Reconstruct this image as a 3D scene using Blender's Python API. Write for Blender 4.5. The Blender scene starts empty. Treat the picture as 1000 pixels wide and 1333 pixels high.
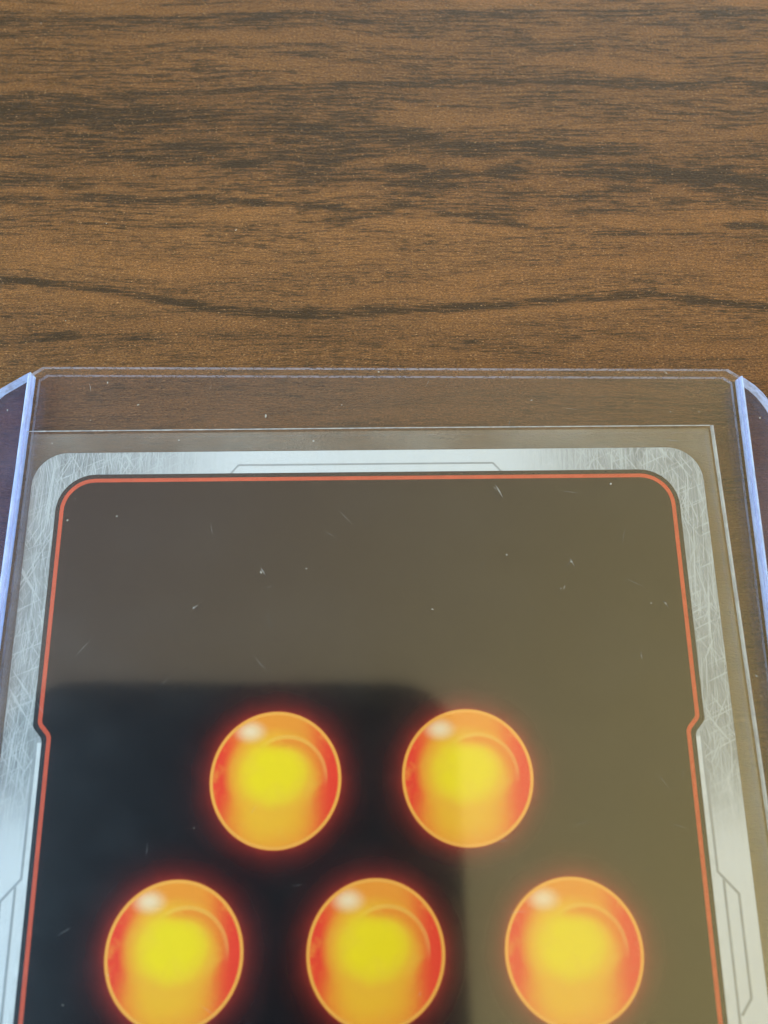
import bpy, bmesh, math, random
from mathutils import Vector, Matrix

random.seed(4)
MM = 0.001
sc = bpy.context.scene
C = sc.collection

# ------------------------------------------------------------------ camera
TILT = math.radians(15.5)
CAM_H = 71.7                       # mm above the table
cam_d = bpy.data.cameras.new('camera')
cam = bpy.data.objects.new('camera', cam_d)
C.objects.link(cam)
sc.camera = cam
cam.location = (0, 0, CAM_H * MM)
cam.rotation_euler = (TILT, 0, 0)
cam_d.sensor_fit = 'VERTICAL'
cam_d.sensor_height = 24.0
cam_d.lens = 24.0 * 1030.0 / 1333.0
cam_d.clip_start = 0.002
cam_d.clip_end = 50
cam_d.dof.use_dof = True
cam_d.dof.focus_distance = 0.0765
cam_d.dof.aperture_fstop = 17.0
cam_d.dof.aperture_blades = 0

# ------------------------------------------------------------------ room light
world = bpy.data.worlds.new('World')
sc.world = world
world.use_nodes = True
wn, wl = world.node_tree.nodes, world.node_tree.links
bg = wn['Background']
bg.inputs['Strength'].default_value = 1.0
tc = wn.new('ShaderNodeTexCoord')
dot = wn.new('ShaderNodeVectorMath'); dot.operation = 'DOT_PRODUCT'
dot.inputs[1].default_value = (0.75, -0.55, 0.0)
wl.new(tc.outputs['Generated'], dot.inputs[0])
mr = wn.new('ShaderNodeMapRange'); mr.interpolation_type = 'SMOOTHSTEP'
mr.inputs['From Min'].default_value = -0.75
mr.inputs['From Max'].default_value = 0.95
wl.new(dot.outputs['Value'], mr.inputs['Value'])
mx = wn.new('ShaderNodeMix'); mx.data_type = 'RGBA'
mx.inputs['A'].default_value = (0.40, 0.315, 0.300, 1)      # dim wall side of the room
mx.inputs['B'].default_value = (1.38, 1.14, 0.40, 1)      # warm ceiling side of the room
wl.new(mr.outputs['Result'], mx.inputs['Factor'])
wl.new(mx.outputs['Result'], bg.inputs['Color'])

def area(name, loc, target, sx, sy, power, col):
    d = bpy.data.lights.new(name, 'AREA')
    d.shape = 'RECTANGLE'; d.size = sx; d.size_y = sy
    d.energy = power; d.color = col
    o = bpy.data.objects.new(name, d); C.objects.link(o)
    o.location = loc
    o.rotation_euler = (Vector(target) - Vector(loc)).to_track_quat('-Z', 'Y').to_euler()
    return o
area('window_light', (-0.72, -0.14, 0.54), (0, 0, 0), 0.6, 0.55, 22.0, (0.45, 0.76, 1.0))
area('window_light', (0.25, 1.1, 0.50), (0, 0.03, 0), 0.9, 0.6, 18.0, (0.62, 0.84, 1.0))
area('room_light', (0.8, -0.25, 0.5), (0, 0, 0), 0.6, 0.6, 6.0, (1.0, 0.84, 0.62))

sc.view_settings.view_transform = 'Standard'
sc.view_settings.look = 'None'
sc.view_settings.exposure = 0.0
sc.view_settings.gamma = 1.0
sc.view_settings.use_curve_mapping = False
sc.cycles.transparent_max_bounces = 48
sc.cycles.max_bounces = 7
sc.cycles.glossy_bounces = 5
sc.cycles.diffuse_bounces = 3
sc.cycles.use_adaptive_sampling = True
sc.cycles.adaptive_threshold = 0.035
sc.cycles.caustics_reflective = False
sc.cycles.caustics_refractive = False
sc.cycles.sample_clamp_indirect = 4.0

# ------------------------------------------------------------------ node helpers
class NT:
    def __init__(self, name):
        self.m = bpy.data.materials.new(name)
        self.m.use_nodes = True
        self.t = self.m.node_tree
        self.n, self.l = self.t.nodes, self.t.links
        self.n.clear()
        self.out = self.n.new('ShaderNodeOutputMaterial')
    def _in(self, sock, v):
        if v is None: return
        if isinstance(v, bpy.types.NodeSocket): self.l.new(v, sock)
        else:
            if sock.type == 'RGBA' and len(v) == 3: v = (*v, 1)
            sock.default_value = v
    def math(self, op, a, b=None, c=None, clamp=False):
        x = self.n.new('ShaderNodeMath'); x.operation = op; x.use_clamp = clamp
        self._in(x.inputs[0], a); self._in(x.inputs[1], b); self._in(x.inputs[2], c)
        return x.outputs[0]
    def vmath(self, op, a, b=None):
        x = self.n.new('ShaderNodeVectorMath'); x.operation = op
        self._in(x.inputs[0], a); self._in(x.inputs[1], b)
        return x.outputs['Value'] if op in ('DISTANCE', 'LENGTH', 'DOT_PRODUCT') else x.outputs[0]
    def coords(self):
        """object coordinates in millimetres"""
        t = self.n.new('ShaderNodeTexCoord')
        return self.vmath('MULTIPLY', t.outputs['Object'], (1000, 1000, 1000))
    def sep(self, v):
        s = self.n.new('ShaderNodeSeparateXYZ'); self._in(s.inputs[0], v); return s.outputs
    def comb(self, x, y, z=0.0):
        s = self.n.new('ShaderNodeCombineXYZ')
        for k, v in enumerate((x, y, z)): self._in(s.inputs[k], v)
        return s.outputs[0]
    def map(self, v, scale=(1, 1, 1), rot=0.0, loc=(0, 0, 0)):
        p = self.n.new('ShaderNodeMapping')
        self._in(p.inputs['Vector'], v)
        p.inputs['Scale'].default_value = scale
        p.inputs['Rotation'].default_value = (0, 0, rot)
        p.inputs['Location'].default_value = loc
        return p.outputs[0]
    def noise(self, v, scale=1.0, detail=4.0, rough=0.55, dist=0.0):
        x = self.n.new('ShaderNodeTexNoise')
        self._in(x.inputs['Vector'], v)
        x.inputs['Scale'].default_value = scale
        x.inputs['Detail'].default_value = detail
        x.inputs['Roughness'].default_value = rough
        x.inputs['Distortion'].default_value = dist
        return x.outputs['Fac']
    def range(self, v, a, b, c=0.0, d=1.0, smooth=True):
        x = self.n.new('ShaderNodeMapRange')
        if smooth: x.interpolation_type = 'SMOOTHSTEP'
        self._in(x.inputs[0], v)
        for k, q in zip((1, 2, 3, 4), (a, b, c, d)): self._in(x.inputs[k], q)
        return x.outputs[0]
    def mix(self, f, a, b, mode='MIX'):
        x = self.n.new('ShaderNodeMix'); x.data_type = 'RGBA'; x.blend_type = mode
        self._in(x.inputs['Factor'], f)
        self._in(x.inputs[6], a); self._in(x.inputs[7], b)
        return x.outputs[2]
    def curve(self, v, pts):
        x = self.n.new('ShaderNodeFloatCurve')
        c = x.mapping.curves[0]
        c.points[0].location = pts[0]; c.points[1].location = pts[-1]
        for p in pts[1:-1]: c.points.new(*p)
        x.mapping.update()
        self._in(x.inputs['Value'], v)
        return x.outputs[0]
    def bump(self, h, strength, dist):
        x = self.n.new('ShaderNodeBump')
        x.inputs['Strength'].default_value = strength
        x.inputs['Distance'].default_value = dist
        self._in(x.inputs['Height'], h)
        return x.outputs[0]
    def principled(self, base, rough, spec=0.5, normal=None, metallic=0.0, coat=0.0):
        p = self.n.new('ShaderNodeBsdfPrincipled')
        self._in(p.inputs['Base Color'], base)
        self._in(p.inputs['Roughness'], rough)
        p.inputs['Specular IOR Level'].default_value = spec
        p.inputs['Metallic'].default_value = metallic
        p.inputs['Coat Weight'].default_value = coat
        if normal is not None: self.l.new(normal, p.inputs['Normal'])
        self.l.new(p.outputs[0], self.out.inputs['Surface'])
        return p
    def mixsh(self, f, a, b):
        x = self.n.new('ShaderNodeMixShader')
        self._in(x.inputs[0], f); self.l.new(a, x.inputs[1]); self.l.new(b, x.inputs[2])
        return x.outputs[0]

# ------------------------------------------------------------------ materials
def wood_material():
    t = NT('wood_laminate')
    co = t.coords()
    warp = t.noise(t.map(co, (0.022, 0.05, 1), loc=(3, 7, 0)), 1.0, 2.0)
    wy = t.math('MULTIPLY', t.math('SUBTRACT', warp, 0.5), 9.0)
    jit = t.math('MULTIPLY', t.math('SUBTRACT', t.noise(t.map(co, (0.35, 0.9, 1), loc=(1, 2, 0)), 1.0, 4.0, 0.6), 0.5), 0.9)
    x, y, _ = t.sep(co)
    yw = t.math('ADD', y, t.math('ADD', wy, t.math('MULTIPLY', jit, 0.5)))
    g = t.comb(x, yw)
    broad = t.noise(t.map(g, (0.018, 0.15, 1), loc=(11, 4, 0)), 1.0, 2.0, 0.5)
    mid = t.noise(t.map(g, (0.045, 0.42, 1), loc=(5, 9, 0)), 1.0, 4.0, 0.62)
    gs = t.comb(x, t.math('ADD', y, t.math('MULTIPLY', wy, 0.5)))
    streak = t.noise(t.map(gs, (0.17, 3.2, 1), loc=(2, 1, 0)), 1.0, 4.0, 0.72)
    fleck = t.noise(t.map(gs, (0.75, 7.5, 1), loc=(7, 3, 0)), 1.0, 2.0, 0.7)
    grain = t.noise(t.map(co, (4.0, 9.5, 1)), 1.0, 2.0, 0.75)
    xn = t.math('DIVIDE', t.math('ADD', x, 60.0), 120.0)
    yj = t.math('ADD', y, t.math('MULTIPLY', jit, 0.55))
    def line(pts):
        pp = [((a + 60) / 120, (b - 20) / 80) for a, b in pts]
        return t.math('ADD', t.math('MULTIPLY', t.curve(xn, pp), 80.0), 20.0)
    br1 = t.noise(t.map(co, (0.13, 0.5, 1), loc=(3, 8, 0)), 1.0, 4.0, 0.6)
    def soft(pts, w, amp, lo=0.35, hi=0.62):
        q = t.math('DIVIDE', t.math('SUBTRACT', yj, line(pts)), w)
        e = t.math('EXPONENT', t.math('MULTIPLY', t.math('MULTIPLY', q, q), -1.0))
        return t.math('MULTIPLY', t.math('MULTIPLY', e, t.range(br1, lo, hi, 0.05, 1.0)), amp)
    def edge(pts, w, amp):
        d = t.math('SUBTRACT', line(pts), t.math('ADD', y, t.math('MULTIPLY', jit, 0.25)))
        e = t.math('EXPONENT', t.math('DIVIDE', t.math('MAXIMUM', d, 0.0), -w))
        return t.math('MULTIPLY', t.math('MULTIPLY', t.math('MULTIPLY', e, t.range(d, -0.1, 0.3)), t.range(br1, 0.3, 0.6, 0.55, 1.0)), amp)
    feats = [
        edge([(-60, 67.2), (-42, 67.7), (-25.4, 68.1), (-14.4, 68.7), (0, 69.5), (42.5, 69.5), (60, 69.4)], 1.3, 1.0),
        edge([(-60, 78), (-41, 78.3), (0, 79.4), (44, 79.4), (60, 79.4)], 0.9, 0.8),
        soft([(-60, 66), (-30, 64.6), (-12.5, 63.6), (0, 62.3), (8.3, 60.9), (23, 59.4), (33, 57.4), (41, 55.4), (60, 53)], 1.3, 0.75, 0.3, 0.55),
        soft([(-60, 60), (-10, 59), (10, 58.6), (30, 58.6), (41, 58.0), (60, 57)], 2.6, 0.55, 0.42, 0.7),
        soft([(-60, 63), (-42, 62.2), (-28, 61), (-18, 59.6), (0, 58), (60, 57)], 2.2, 0.65, 0.42, 0.66),
        soft([(-60, 56.4), (-40, 56), (-25, 54.6), (-10, 53.4), (10, 51.6), (60, 50)], 0.7, 0.55, 0.4, 0.62),
        soft([(-60, 47), (-39.3, 44.6), (-31.4, 43.8), (-23.4, 42.5), (-17.1, 41.2), (-7.8, 40.6), (0, 41.0),
              (9.3, 41.4), (21.9, 42.5), (27.4, 42.7), (32.8, 42.1), (38.9, 41.4), (60, 38.5)], 0.48, 0.95, 0.22, 0.5),
        soft([(-60, 54), (0, 53), (20.8, 50.3), (30, 50.0), (39.9, 49.0), (60, 46)], 0.5, 0.6, 0.36, 0.6),
        soft([(-60, 52), (-20, 51), (8, 52.6), (26, 52.4), (40, 50.9), (60, 49)], 0.5, 0.5, 0.4, 0.62),
        soft([(-60, 37), (-10, 38), (10, 37.0), (24, 38.2), (40, 37.6), (60, 37)], 0.6, 0.45, 0.38, 0.62),
    ]
    dark = feats[0]
    for f in feats[1:]: dark = t.math('ADD', dark, f)
    # every dark vein is broken up into fibres
    dark = t.math('MULTIPLY', dark, t.range(streak, 0.36, 0.58, 0.30, 1.3))
    pat = t.math('MULTIPLY', t.range(streak, 0.42, 0.62), t.range(mid, 0.36, 0.56))
    dark = t.math('ADD', dark, t.math('MULTIPLY', pat, t.range(y, 46.0, 56.0, 0.45, 0.85)))
    dark = t.math('ADD', dark, t.math('MULTIPLY', t.range(fleck, 0.42, 0.62), t.range(mid, 0.35, 0.65, 0.34, 0.62)))
    dark = t.math('MINIMUM', dark, 1.0)
    light = t.mix(t.range(broad, 0.32, 0.68), (0.138, 0.052, 0.011), (0.215, 0.086, 0.021))
    light = t.mix(t.math('MULTIPLY', t.range(mid, 0.35, 0.75), 0.3), light, (0.125, 0.062, 0.025))
    tone = t.curve(t.math('DIVIDE', t.math('SUBTRACT', yw, 20.0), 80.0),
                   [(0, .62), (.19, .64), (.25, .72), (.33, .90), (.42, .84), (.50, .60), (.58, .54), (.63, .66), (.70, .56), (.76, .62), (1, .56)])
    light = t.mix(1.0, light, t.comb(tone, tone, tone), 'MULTIPLY')
    light = t.mix(0.50, light, t.mix(t.range(grain, 0.30, 0.70), (0.012, 0.005, 0.001), (0.34, 0.15, 0.048)))
    col = t.mix(t.math('MULTIPLY', dark, 0.88), light, (0.018, 0.011, 0.0035))
    glint = t.range(t.noise(t.map(co, (3.2, 6.5, 1), loc=(40, 2, 0)), 1.0, 1.0, 0.6), 0.66, 0.74)
    col = t.mix(t.math('MULTIPLY', glint, 0.55), col, (0.42, 0.23, 0.10))  # glints of the textured laminate, painted in as pale flecks
    nrm = t.bump(t.noise(t.map(co, (2.2, 6.5, 1), loc=(0, 5, 0)), 1.0, 2.0, 0.7), 1.0, 0.00016)
    rough = t.range(grain, 0.3, 0.7, 0.40, 0.56, False)
    t.principled(col, rough, 0.12, nrm)
    return t.m

def plastic(name, tint, f0=0.040, rough=0.015, haze=0.012, haze_col=(0.8, 0.85, 0.9), smudge=0.0, wave=0.0, haze_scale=0.09):
    """clear sheet: Fresnel reflection over straight-through transmission, plus a faint uneven haze: wear, and on the back film painted reflection"""
    t = NT(name)
    co = t.coords()
    lw = t.n.new('ShaderNodeLayerWeight'); lw.inputs['Blend'].default_value = 0.5
    p5 = t.math('POWER', lw.outputs['Facing'], 5.0)
    F = t.math('ADD', t.math('MULTIPLY', p5, 1 - f0), f0)
    tr = t.n.new('ShaderNodeBsdfTransparent'); t._in(tr.inputs[0], tint)
    gl = t.n.new('ShaderNodeBsdfGlossy'); gl.inputs['Roughness'].default_value = rough
    if wave:
        nb = t.bump(t.noise(t.map(co, (0.06, 0.05, 1)), 1.0, 2.0), wave, 0.0006)
        t.l.new(nb, gl.inputs['Normal'])
    sh = t.mixsh(F, tr.outputs[0], gl.outputs[0])
    if haze:
        df = t.n.new('ShaderNodeBsdfDiffuse'); t._in(df.inputs[0], haze_col)
        n = t.range(t.noise(t.map(co, (haze_scale, haze_scale * 1.2, 1)), 1.0, 3.0, 0.6), 0.3, 0.75, 0.45, 1.5)
        sh = t.mixsh(t.math('MULTIPLY', n, haze), sh, df.outputs[0])
    if smudge:
        g2 = t.n.new('ShaderNodeBsdfGlossy'); g2.inputs['Roughness'].default_value = 0.36
        n = t.range(t.noise(t.map(co, (0.16, 0.22, 1), rot=0.5, loc=(4, 4, 0)), 1.0, 4.0, 0.62), 0.35, 0.80, 0.75, 1.45)
        sh = t.mixsh(t.math('MULTIPLY', n, smudge), sh, g2.outputs[0])
    t.l.new(sh, t.out.inputs['Surface'])
    return t.m

def edge_plastic(name, col, alpha, rough=0.3):
    """cut or welded plastic: milky, passes some light"""
    t = NT(name)
    co = t.coords()
    tr = t.n.new('ShaderNodeBsdfTransparent'); t._in(tr.inputs[0], (0.8, 0.82, 0.95))
    df = t.n.new('ShaderNodeBsdfDiffuse'); t._in(df.inputs[0], col)
    tl = t.n.new('ShaderNodeBsdfTranslucent'); t._in(tl.inputs[0], col)
    gl = t.n.new('ShaderNodeBsdfGlossy'); gl.inputs['Roughness'].default_value = rough
    body = t.mixsh(0.5, df.outputs[0], tl.outputs[0])
    body = t.mixsh(0.08, body, gl.outputs[0])
    n = t.range(t.noise(t.map(co, (1.6, 0.5, 1.6)), 1.0, 4.0, 0.65), 0.3, 0.7, 0.62, 1.22)
    t.l.new(t.mixsh(t.math('MULTIPLY', n, alpha, clamp=True), tr.outputs[0], body), t.out.inputs['Surface'])
    return t.m

def brushed_print():
    t = NT('brushed_silver_print')
    co = t.coords()
    x, y, _ = t.sep(co)
    ax, ay = t.math('ABSOLUTE', x), t.math('ABSOLUTE', y)
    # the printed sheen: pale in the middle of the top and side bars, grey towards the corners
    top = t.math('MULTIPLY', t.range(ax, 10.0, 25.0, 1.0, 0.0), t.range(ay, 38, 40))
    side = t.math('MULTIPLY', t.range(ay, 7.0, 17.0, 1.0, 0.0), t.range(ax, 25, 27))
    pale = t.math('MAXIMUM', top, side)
    s1 = t.noise(t.map(co, (14.0, 0.35, 1)), 1.0, 3.0, 0.75)
    s2 = t.noise(t.map(co, (4.0, 0.07, 1), loc=(3, 3, 0)), 1.0, 3.0, 0.6)
    blot = t.noise(t.map(co, (0.35, 0.35, 1)), 1.0, 4.0, 0.6)
    v = t.math('ADD', t.math('MULTIPLY', s1, 0.75), t.math('ADD', t.math('MULTIPLY', s2, 0.35), t.math('MULTIPLY', blot, 0.4)))
    grey = t.mix(t.range(v, 0.48, 1.05), (0.19, 0.205, 0.21), (0.47, 0.50, 0.505))
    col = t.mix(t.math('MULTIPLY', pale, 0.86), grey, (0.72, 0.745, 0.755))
    fine = None
    for rot, sx, sy, lo, seed in ((0.5, 9.0, 0.20, 0.645, 1), (-0.62, 8.0, 0.22, 0.65, 7), (1.15, 8.5, 0.20, 0.655, 13), (-0.25, 9.5, 0.22, 0.645, 21), (0.08, 10.0, 0.15, 0.61, 33)):
        q = t.range(t.noise(t.map(t.map(co, rot=rot), (sx, sy, 1), loc=(seed, seed * 2, 0)), 1.0, 1.0, 0.5), lo, lo + 0.03)
        fine = q if fine is None else t.math('MAXIMUM', fine, q)
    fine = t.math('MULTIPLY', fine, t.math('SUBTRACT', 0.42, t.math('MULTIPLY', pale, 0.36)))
    col = t.mix(fine, col, (0.72, 0.75, 0.76))
    t.principled(col, 0.22, 0.5)
    return t.m

def flat(name, col, rough=0.25, spec=0.5):
    t = NT(name)
    co = t.coords()
    n = t.range(t.noise(t.map(co, (0.8, 0.8, 1)), 1.0, 4.0), 0.3, 0.7, 0.92, 1.06)
    c = t.mix(1.0, (*col, 1), t.comb(n, n, n), 'MULTIPLY')
    t.principled(c, rough, spec)
    return t.m

ORB_R = 5.62
ORBS = [(-7.95, 14.45), (8.35, 14.5), (-15.75, 1.15), (0.45, 1.1), (16.4, 1.05)]

def panel_print():
    t = NT('black_panel_print')
    co = t.coords()
    d = None
    for ox, oy in ORBS:
        q = t.vmath('DISTANCE', t.vmath('MULTIPLY', co, (1, 1, 0)), (ox, oy, 0))
        d = q if d is None else t.math('MINIMUM', d, q)
    e = t.math('EXPONENT', t.math('DIVIDE', t.math('MAXIMUM', t.math('SUBTRACT', d, ORB_R), 0.0), -0.72))
    n = t.noise(t.map(co, (0.5, 0.5, 1)), 1.0, 3.0)
    e = t.math('MULTIPLY', e, t.range(n, 0.2, 0.8, 0.8, 1.15))
    col = t.mix(e, (0.0045, 0.0042, 0.006), (0.24, 0.020, 0.014))
    t.principled(col, 0.2, 0.5)
    return t.m

def orb_print():
    t = NT('amber_orb_print')
    co = t.vmath('MULTIPLY', t.coords(), (1 / ORB_R, 1 / ORB_R, 0))
    x, y, _ = t.sep(co)
    r = t.vmath('LENGTH', co)
    core = t.vmath('DISTANCE', t.vmath('MULTIPLY', co, (1.0, 1.12, 0)), (-0.03, 0.10, 0))
    low = t.vmath('DISTANCE', t.vmath('MULTIPLY', co, (0.72, 1.0, 0)), (-0.07, -0.50, 0))
    nz = t.noise(co, 2.6, 4.0, 0.6)
    wob = t.math('MULTIPLY', t.math('SUBTRACT', nz, 0.5), 0.20)
    ang = t.math('ABSOLUTE', x)
    col = t.mix(t.range(t.math('ADD', ang, wob), 0.30, 0.86), (0.98, 0.34, 0.035), (0.95, 0.060, 0.028))
    col = t.mix(t.math('MULTIPLY', t.range(t.math('ADD', low, wob), 0.10, 0.62, 1.0, 0.0), 0.8), col, (0.99, 0.55, 0.030))
    col = t.mix(t.math('MULTIPLY', t.range(t.math('ADD', core, t.math('MULTIPLY', wob, 0.4)), 0.58, 0.80, 1.0, 0.0), 0.75), col, (0.99, 0.50, 0.035))
    col = t.mix(t.math('MULTIPLY', t.range(t.math('ADD', core, t.math('MULTIPLY', wob, 0.7)), 0.40, 0.64, 1.0, 0.0), 0.9), col, (0.99, 0.68, 0.025))
    col = t.mix(t.range(t.math('ADD', core, wob), 0.26, 0.50, 1.0, 0.0), col, (1.0, 0.74, 0.015))
    # a pale glass arc with a deeper crescent under it
    ra = t.vmath('DISTANCE', co, (0.16, 0.02, 0))
    side = t.range(t.math('ADD', t.math('MULTIPLY', x, 0.6), y), 0.28, 0.62)
    arc = t.math('MULTIPLY', t.math('MULTIPLY', t.range(ra, 0.54, 0.60), t.range(ra, 0.605, 0.64, 1.0, 0.0)), side)
    cres = t.math('MULTIPLY', t.math('MULTIPLY', t.range(ra, 0.34, 0.54), t.range(ra, 0.55, 0.59, 1.0, 0.0)), side)
    col = t.mix(t.math('MULTIPLY', cres, 0.65), col, (0.97, 0.22, 0.030))
    col = t.mix(t.math('MULTIPLY', arc, 0.45), col, (1.0, 0.55, 0.12))
    col = t.mix(t.math('MULTIPLY', t.range(nz, 0.50, 0.72), 0.30), col, (1.0, 0.62, 0.06))
    hd = t.vmath('LENGTH', t.map(t.map(co, loc=(0.40, -0.70, 0)), (0.85, 1.25, 1), rot=-0.6))
    col = t.mix(t.math('MULTIPLY', t.range(hd, 0.0, 0.27, 1.0, 0.0), 0.88), col, (1.0, 0.80, 0.50))
    col = t.mix(t.range(r, 0.925, 0.965), col, (1.0, 0.46, 0.075))
    col = t.mix(t.range(r, 0.975, 1.0), col, (0.62, 0.12, 0.03))
    # printed halftone, only just resolved
    w = t.n.new('ShaderNodeTexWave'); w.wave_type = 'BANDS'; w.bands_direction = 'DIAGONAL'
    w.inputs['Scale'].default_value = 9.0
    t.l.new(co, w.inputs['Vector'])
    col = t.mix(t.math('MULTIPLY', w.outputs['Fac'], 0.05), col, (0.75, 0.10, 0.02))
    t.principled(col, 0.22, 0.5)
    return t.m

M = dict(
    wood=wood_material(),
    sheet=plastic('clear_rigid_plastic', (0.975, 0.975, 0.99), 0.040, 0.07, 0.0),
    worn=plastic('worn_rigid_plastic', (0.975, 0.975, 0.99), 0.040, 0.06, 0.003, (0.8, 0.85, 0.95), 0.013, 0.06),
    rim=plastic('tinted_rim_plastic', (0.80, 0.75, 0.90), 0.040, 0.0, 0.035, (0.60, 0.60, 0.85)),
    film=plastic('clear_soft_film', (0.985, 0.985, 0.975), 0.055, 0.11, 0.0),
    sheenfilm=plastic('haze_sheen_film', (0.985, 0.985, 0.975), 0.055, 0.0, 0.06, (0.9, 0.92, 0.85)),  # whitish haze colour stands in for light reflected by the film
    edge=edge_plastic('cut_plastic_edge', (0.80, 0.82, 1.0), 0.30),
    rimedge=edge_plastic('bright_rim_edge', (0.64, 0.83, 1.0), 0.97),
    weld=edge_plastic('weld_plastic', (0.66, 0.76, 1.0), 0.72),
    fold=edge_plastic('film_fold', (0.9, 0.92, 0.86), 0.55),
    silver=brushed_print(),
    panel=panel_print(),
    red=flat('red_line_print', (0.62, 0.085, 0.036)),
    outline=flat('dark_outline_print', (0.012, 0.011, 0.013)),
    grey=flat('grey_line_print', (0.34, 0.36, 0.37)),
    pale=flat('pale_bevel_print', (0.66, 0.685, 0.69)),
    orb=orb_print(),
    cardstock=flat('card_stock', (0.6, 0.6, 0.58), 0.6),
    phone=flat('phone_glass', (0.010, 0.012, 0.018), 0.12, 0.5),
    phoneband=flat('phone_metal', (0.03, 0.035, 0.045), 0.3, 0.5),
    lens=flat('lens_glass', (0.004, 0.004, 0.006), 0.05, 0.6),
    dust=flat('dust_fleck', (0.32, 0.30, 0.27), 0.8, 0.2),
    scratch=edge_plastic('scratch_mark', (0.85, 0.85, 0.82), 0.45),
)

# ------------------------------------------------------------------ mesh helpers (millimetres in, metres out)
def link(name, me, mats, parent=None, loc=(0, 0, 0), rz=0.0):
    for m in mats: me.materials.append(m)
    o = bpy.data.objects.new(name, me); C.objects.link(o)
    o.location = [v * MM for v in loc]; o.rotation_euler = (0, 0, rz)
    if parent: o.parent = parent
    return o

def prism_mesh(name, pts, z0, z1, side_mat=0, bevel=0.0):
    """closed prism over a ccw outline; caps take slot 0, walls slot side_mat"""
    bm = bmesh.new()
    lo = [bm.verts.new((x * MM, y * MM, z0 * MM)) for x, y in pts]
    hi = [bm.verts.new((x * MM, y * MM, z1 * MM)) for x, y in pts]
    bm.faces.new(hi); bm.faces.new(lo[::-1])
    n = len(pts)
    for k in range(n):
        f = bm.faces.new((lo[k], lo[(k + 1) % n], hi[(k + 1) % n], hi[k]))
        f.material_index = side_mat
    if bevel:
        es = [e for e in bm.edges if abs(e.verts[0].co.z - e.verts[1].co.z) < 1e-9]
        bmesh.ops.bevel(bm, geom=es, offset=bevel * MM, segments=2, affect='EDGES', profile=0.5)
    me = bpy.data.meshes.new(name); bm.to_mesh(me); bm.free()
    return me

def rounded(x0, y0, x1, y1, r, seg=10):
    p = []
    for cx, cy, a in ((x1 - r, y1 - r, 0), (x0 + r, y1 - r, 90), (x0 + r, y0 + r, 180), (x1 - r, y0 + r, 270)):
        for k in range(seg + 1):
            t = math.radians(a + 90 * k / seg)
            p.append((cx + r * math.cos(t), cy + r * math.sin(t)))
    return p

def offset_path(pts, d, closed):
    out = []
    n = len(pts)
    for k in range(n):
        p = Vector(pts[k])
        a = Vector(pts[k - 1]) if (closed or k > 0) else None
        b = Vector(pts[(k + 1) % n]) if (closed or k < n - 1) else None
        ds = []
        if a is not None and (p - a).length > 1e-6: ds.append((p - a).normalized())
        if b is not None and (b - p).length > 1e-6: ds.append((b - p).normalized())
        ns = [Vector((-q.y, q.x)) for q in ds]
        m = sum(ns, Vector((0, 0))).normalized()
        out.append(p + m * (d / max(0.3, m.dot(ns[0]))))
    return out

def strip_mesh(name, pts, w, z0, z1, closed=False):
    """flat ribbon of width w along a path, with thickness"""
    L, R = offset_path(pts, w / 2, closed), offset_path(pts, -w / 2, closed)
    bm = bmesh.new()
    rows = []
    for a, b in zip(L, R):
        rows.append([bm.verts.new((q.x * MM, q.y * MM, z * MM)) for q, z in ((a, z1), (b, z1), (b, z0), (a, z0))])
    n = len(rows)
    for k in range(n if closed else n - 1):
        p, q = rows[k], rows[(k + 1) % n]
        for j in range(4):
            bm.faces.new((p[j], p[(j + 1) % 4], q[(j + 1) % 4], q[j]))
    if not closed:
        bm.faces.new(rows[0][::-1]); bm.faces.new(rows[-1])
    bmesh.ops.recalc_face_normals(bm, faces=bm.faces)
    me = bpy.data.meshes.new(name); bm.to_mesh(me); bm.free()
    return me

def rod_mesh(name, a, b, rx, rz, seg=10):
    """half-round ridge from a to b (x,y,z in mm), lying along y"""
    bm = bmesh.new()
    rings = []
    N = 60
    for k in range(N + 1):
        f = k / N
        c = [a[i] + (b[i] - a[i]) * f for i in range(3)]
        wv = 1 + 0.12 * math.sin(k * 1.7) * math.sin(k * 0.61)
        rings.append([bm.verts.new(((c[0] + rx * wv * math.cos(math.pi * j / seg)) * MM, c[1] * MM,
                                    (c[2] + rz * math.sin(math.pi * j / seg)) * MM)) for j in range(seg + 1)])
    for p, q in zip(rings, rings[1:]):
        for j in range(seg): bm.faces.new((p[j], p[j + 1], q[j + 1], q[j]))
        bm.faces.new((p[seg], p[0], q[0], q[seg]))
    bm.faces.new(rings[0]); bm.faces.new(rings[-1][::-1])
    bmesh.ops.recalc_face_normals(bm, faces=bm.faces)
    me = bpy.data.meshes.new(name); bm.to_mesh(me); bm.free()
    for p in me.polygons: p.use_smooth = True
    return me

def thing(name, label, cat, loc=(0, 0, 0), rz=0.0):
    o = bpy.data.objects.new(name, None); C.objects.link(o)
    o.empty_display_size = 0.005
    o.location = [v * MM for v in loc]; o.rotation_euler = (0, 0, rz)
    o['label'] = label; o['category'] = cat
    return o

# ------------------------------------------------------------------ table
tab = link('table_top', prism_mesh('table_top', rounded(-420, -300, 420, 460, 6, 4), -25, 0, 0, 1.2), [M['wood']])
tab['label'] = 'dark brown wood grain laminate table top under the card holder'
tab['category'] = 'table'

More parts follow.
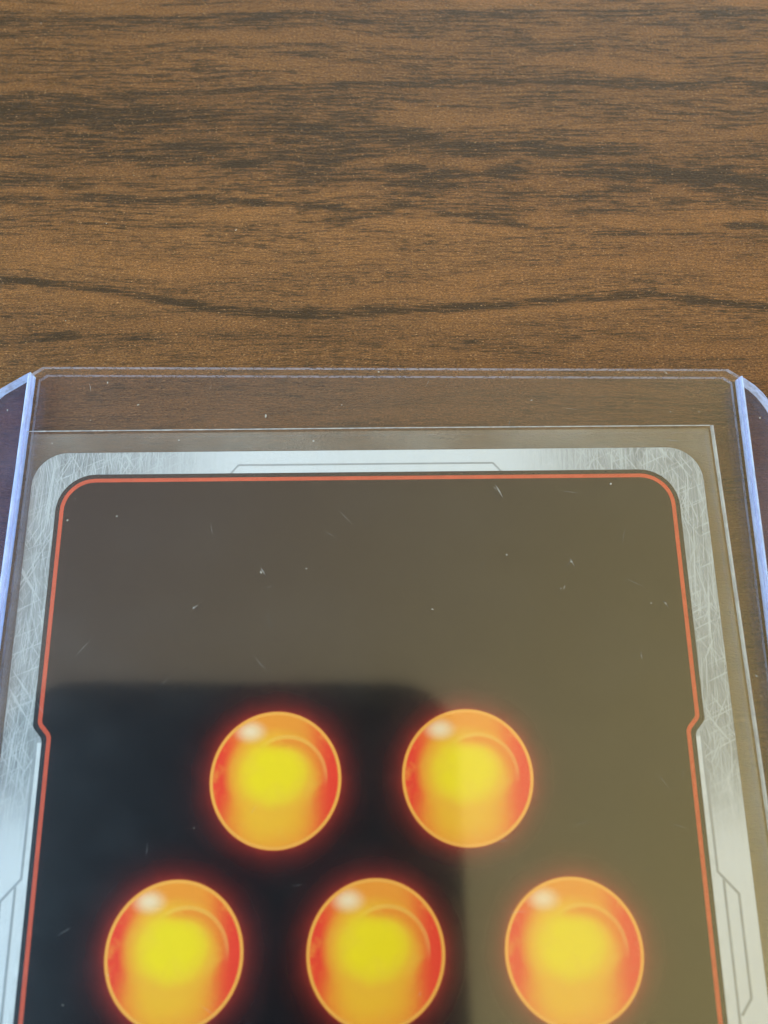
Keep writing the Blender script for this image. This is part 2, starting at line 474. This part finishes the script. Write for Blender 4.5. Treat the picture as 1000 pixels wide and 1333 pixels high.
# ------------------------------------------------------------------ rigid card holder (top loader)
holder = thing('card_holder', 'clear rigid plastic card holder with bluish welded edges lying on the table', 'card holder', (0, 0, 0.03), math.radians(-0.2))
TOP, BOT, SX = 33.63, -68.0, 33.95
front = [(-SX, BOT), (SX, BOT), (SX, TOP - 0.75), (32.9, TOP), (-32.9, TOP), (-SX, TOP - 0.75)]
back = [(-SX, BOT), (SX, BOT), (SX, TOP - 0.55), (33.2, TOP - 0.02), (-33.2, TOP - 0.02), (-SX, TOP - 0.55)]
link('back_sheet', prism_mesh('back_sheet', back, 0.0, 0.45, 1), [M['sheet'], M['edge']], holder)
fs = prism_mesh('front_sheet', front, 1.70, 2.15, 1)
fs.polygons[0].material_index = 2                 # the outer face carries the wear
link('front_sheet', fs, [M['sheet'], M['edge'], M['worn']], holder)
for s in (-1, 1):
    r = [(34.45, BOT), (38.6, BOT), (38.6, 26.5), (38.2, 28.0), (37.7, 29.2), (36.95, 30.7), (36.4, 31.6), (35.7, 32.4), (34.9, 33.05), (34.45, 33.3)]
    if s < 0: r = [(-x, y) for x, y in [(34.45, BOT), (38.9, BOT), (38.9, 28.8), (38.75, 29.7), (38.3, 30.6), (37.2, 31.7), (35.0, 33.2), (34.45, 33.52)]][::-1]
    link('side_rim', prism_mesh('side_rim', r, 0.0, 1.25, 1, 0.0), [M['rim'], M['rimedge']], holder)
    link('weld_seam', rod_mesh('weld_seam', (s * 34.2, BOT, 1.0), (s * 34.2, 32.95, 1.0), 0.22, 1.12), [M['weld']], holder)
link('bottom_rim', prism_mesh('bottom_rim', rounded(-38.1, -71.6, 38.1, -68.1, 1.5, 4), 0.0, 2.1, 1), [M['rim'], M['rimedge']], holder)

# ------------------------------------------------------------------ soft sleeve
sleeve = thing('card_sleeve', 'thin clear soft plastic sleeve around the card, open at the top edge', 'card sleeve', (0, 0, 0.5))
sl = [(-33.0, -66.0), (33.4, -66.0), (31.16, 28.06), (0, 27.80), (-33.85, 27.44)]
link('back_film', prism_mesh('back_film', sl, 0.03, 0.08, 0), [M['sheenfilm']], sleeve)
link('front_film', prism_mesh('front_film', [(x, y - 0.12 if y > 0 else y) for x, y in sl], 0.90, 0.95, 0), [M['film']], sleeve)
link('folded_edge', strip_mesh('folded_edge', [(33.45, -66.0), (31.21, 28.06)], 0.20, 0.62, 0.94), [M['fold']], sleeve)
link('top_lip', strip_mesh('top_lip', [(31.0, 28.02), (0, 27.76), (-33.8, 27.40)], 0.09, 0.96, 0.99), [M['fold']], sleeve)

# ------------------------------------------------------------------ trading card
CZ = 0.60
card = thing('trading_card', 'trading card with brushed silver border, red line and glowing orange orbs on black', 'card', (-1.1, -18.3, CZ), math.radians(0.58))
link('card_body', prism_mesh('card_body', rounded(-31.5, -44, 31.5, 44, 3.2, 12), 0.0, 0.36, 0), [M['silver']], card)

JY = 18.9             # height of the step in the side line
def frame_path(o):
    """half-width outline of the art panel, o mm outside the red line"""
    hx, hx2, ty, r = 28.42 + o, 27.52 + o, 41.22 + o, 2.9 + o
    j = 0.45 * o
    R = []
    for k in range(11):
        a = math.radians(90 * (1 - k / 10))
        R.append((hx - r + r * math.cos(a), ty - r + r * math.sin(a)))
    R += [(hx, JY + 0.45 - j), (hx - 0.12, JY + 0.2 - j), (hx2 + 0.12, JY - 0.55 - j), (hx2, JY - 0.85 - j)]
    R += [(x, -y) for x, y in R[::-1]]
    return R + [(-x, y) for x, y in R[::-1]]          # clockwise
link('outline', prism_mesh('outline', frame_path(0.60)[::-1], 0.36, 0.375, 0), [M['outline']], card)
link('art_panel', prism_mesh('art_panel', frame_path(-0.10)[::-1], 0.375, 0.39, 0), [M['panel']], card)
link('red_line', strip_mesh('red_line', frame_path(0.0), 0.36, 0.376, 0.405, True), [M['red']], card)
zl = (0.36, 0.372)
link('border_line', strip_mesh('border_line', [(-12.95, 41.72), (-12.2, 42.62), (11.8, 42.62), (12.6, 41.72)], 0.18, *zl), [M['grey']], card)
for s in (-1, 1):
    link('bevel_strip', strip_mesh('bevel_strip', [(s * 28.22, JY - 1.25), (s * 28.22, -JY + 1.25)], 0.50, 0.36, 0.367), [M['pale']], card)
    link('border_line', strip_mesh('border_line', [(s * 28.62, JY - 0.9), (s * 28.66, 7.4), (s * 28.66, 6.9), (s * 30.2, 5.2), (s * 30.2, -2.4), (s * 29.3, -3.6)], 0.22, *zl), [M['grey']], card)
    link('border_line', strip_mesh('border_line', [(s * 29.08, 6.28), (s * 29.08, -6.28)], 0.22, 0.36, 0.3705), [M['grey']], card)

disc = bpy.data.meshes.new('printed_orb')
bm = bmesh.new()
ring = [(ORB_R * math.cos(2 * math.pi * k / 96), ORB_R * math.sin(2 * math.pi * k / 96)) for k in range(96)]
hi = [bm.verts.new((x * MM, y * MM, 0.015 * MM)) for x, y in ring]
lo = [bm.verts.new((x * MM, y * MM, 0)) for x, y in ring]
bm.faces.new(hi); bm.faces.new(lo[::-1])
for k in range(96): bm.faces.new((lo[k], lo[(k + 1) % 96], hi[(k + 1) % 96], hi[k]))
bm.to_mesh(disc); bm.free()
disc.materials.append(M['orb'])
for x, y in ORBS:
    o = bpy.data.objects.new('printed_orb', disc); C.objects.link(o)
    o.parent = card
    o.location = (x * MM, y * MM, 0.392 * MM)

# ------------------------------------------------------------------ the phone taking the picture (seen mirrored in the plastic)
phone = thing('smartphone', 'dark smartphone held over the card, seen only as a reflection in the plastic', 'smartphone')
phone.matrix_world = Matrix.Translation((0, 0, CAM_H * MM)) @ Matrix.Rotation(TILT, 4, 'X')
PX0, PX1, PY1 = -69.0, 13.2, 11.5
PY0 = PY1 - 160.5
link('housing', prism_mesh('housing', rounded(PX0, PY0, PX1, PY1, 11.5, 16), 8.2, 15.8, 1, 0.9), [M['phone'], M['phoneband']], phone)
link('camera_island', prism_mesh('camera_island', rounded(-24.5, -27.5, 10.6, 7.8, 8, 10), 7.4, 8.19, 1, 0.3), [M['phone'], M['phoneband']], phone)
for x, y in ((0, 0), (0, -17.5), (-15, -8.5)):
    link('camera_lens', prism_mesh('camera_lens', [(x + 6.2 * math.cos(2 * math.pi * k / 40), y + 6.2 * math.sin(2 * math.pi * k / 40)) for k in range(40)], 6.4, 7.39, 1, 0.15), [M['lens'], M['phoneband']], phone)

# ------------------------------------------------------------------ dust and scratches
def blob(bm, x, y, z, r, elong=1.0, rot=0.0, h=0.04):
    n = 7
    top = bm.verts.new((x * MM, y * MM, (z + h) * MM)); vs = []
    for k in range(n):
        a = 2 * math.pi * k / n
        q = r * random.uniform(0.65, 1.25)
        u, v = q * math.cos(a) * elong, q * math.sin(a)
        vs.append(bm.verts.new(((x + u * math.cos(rot) - v * math.sin(rot)) * MM, (y + u * math.sin(rot) + v * math.cos(rot)) * MM, z * MM)))
    for k in range(n): bm.faces.new((vs[k], vs[(k + 1) % n], top))
    bm.faces.new(vs[::-1])
ct, st = math.cos(TILT), math.sin(TILT)
def on_sheet(px, py, z):
    u, v = (px - 500) / 1030, (666.5 - py) / 1030
    t = (CAM_H - z) / (ct - v * st)
    return u * t, (st + v * ct) * t
SPECKS = [(88, 677, .16), (152, 672, .14), (180, 527, .13), (346, 541, .22), (340, 745, .14), (252, 791, .15), (399, 740, .10),
          (563, 793, .13), (660, 722, .13), (744, 731, .14), (795, 630, .18), (730, 766, .11), (848, 785, .10), (867, 785, .12),
          (140, 498, .15), (68, 577, .12), (233, 573, .12), (408, 574, .13), (493, 484, .12), (873, 536, .12), (692, 521, .10),
          (118, 547, .10), (445, 527, .09), (690, 660, .08), (160, 710, .08), (196, 710, .07), (910, 536, .08), (995, 539, .14), (4, 529, .12),
          (640, 640, .06), (560, 700, .05), (940, 830, .12), (985, 880, .12)]
bm = bmesh.new()
for px, py, r in SPECKS:
    x, y = on_sheet(px, py, 2.2)
    blob(bm, x, y, 2.195 if abs(x) < 33.9 else 1.29, r * 0.48, random.uniform(1, 2.2), random.uniform(0, 3))
for k in range(18):
    x, y = random.uniform(-33, 33), random.uniform(-24, 33)
    blob(bm, x, y, 2.195, random.uniform(0.012, 0.03), random.uniform(1, 2.5), random.uniform(0, 3), 0.02)
for k in range(16):
    x, y = random.uniform(-44, 44), random.uniform(35, 82)
    blob(bm, x, y, 0.0, random.uniform(0.02, 0.06), random.uniform(1, 2), random.uniform(0, 3), 0.05)
me = bpy.data.meshes.new('dust'); bm.to_mesh(me); bm.free()
dust = link('dust', me, [M['dust']])
dust['kind'] = 'stuff'; dust['label'] = 'pale dust specks scattered over the holder and table'; dust['category'] = 'dust'

bm = bmesh.new()
SCR = [(643, 629, 654, 648, .12), (338, 738, 345, 750, .06), (740, 724, 748, 738, .06), (862, 780, 870, 790, .05), (834, 846, 836, 858, .05),
       (250, 795, 258, 788, .06), (115, 500, 117, 512, .05), (862, 482, 868, 486, .06), (640, 632, 646, 639, .05), (735, 760, 733, 768, .04)]
def scr(x0, y0, x1, y1, w):
    z = 2.186
    p, q = Vector((x0, y0)), Vector((x1, y1))
    d = (q - p).normalized(); nn = Vector((-d.y, d.x)) * w / 2
    m = (p + q) / 2 + Vector((-d.y, d.x)) * random.uniform(-.06, .06)
    vs = [bm.verts.new((v.x * MM, v.y * MM, z * MM)) for v in (p, m - nn, q, m + nn)]
    bm.faces.new(vs)
for a, b, c, d, w in SCR:
    scr(*on_sheet(a, b, 2.2), *on_sheet(c, d, 2.2), w)
for k in range(45):
    x, y, a, L = random.uniform(-33, 33), random.uniform(-24, 33), random.uniform(0, 3.1), random.uniform(0.4, 2.2)
    scr(x, y, x + L * math.cos(a), y + L * math.sin(a), 0.018)
me = bpy.data.meshes.new('scratch_marks'); bm.to_mesh(me); bm.free()
so = link('scratch_marks', me, [M['scratch']], holder)
so['kind'] = 'stuff'
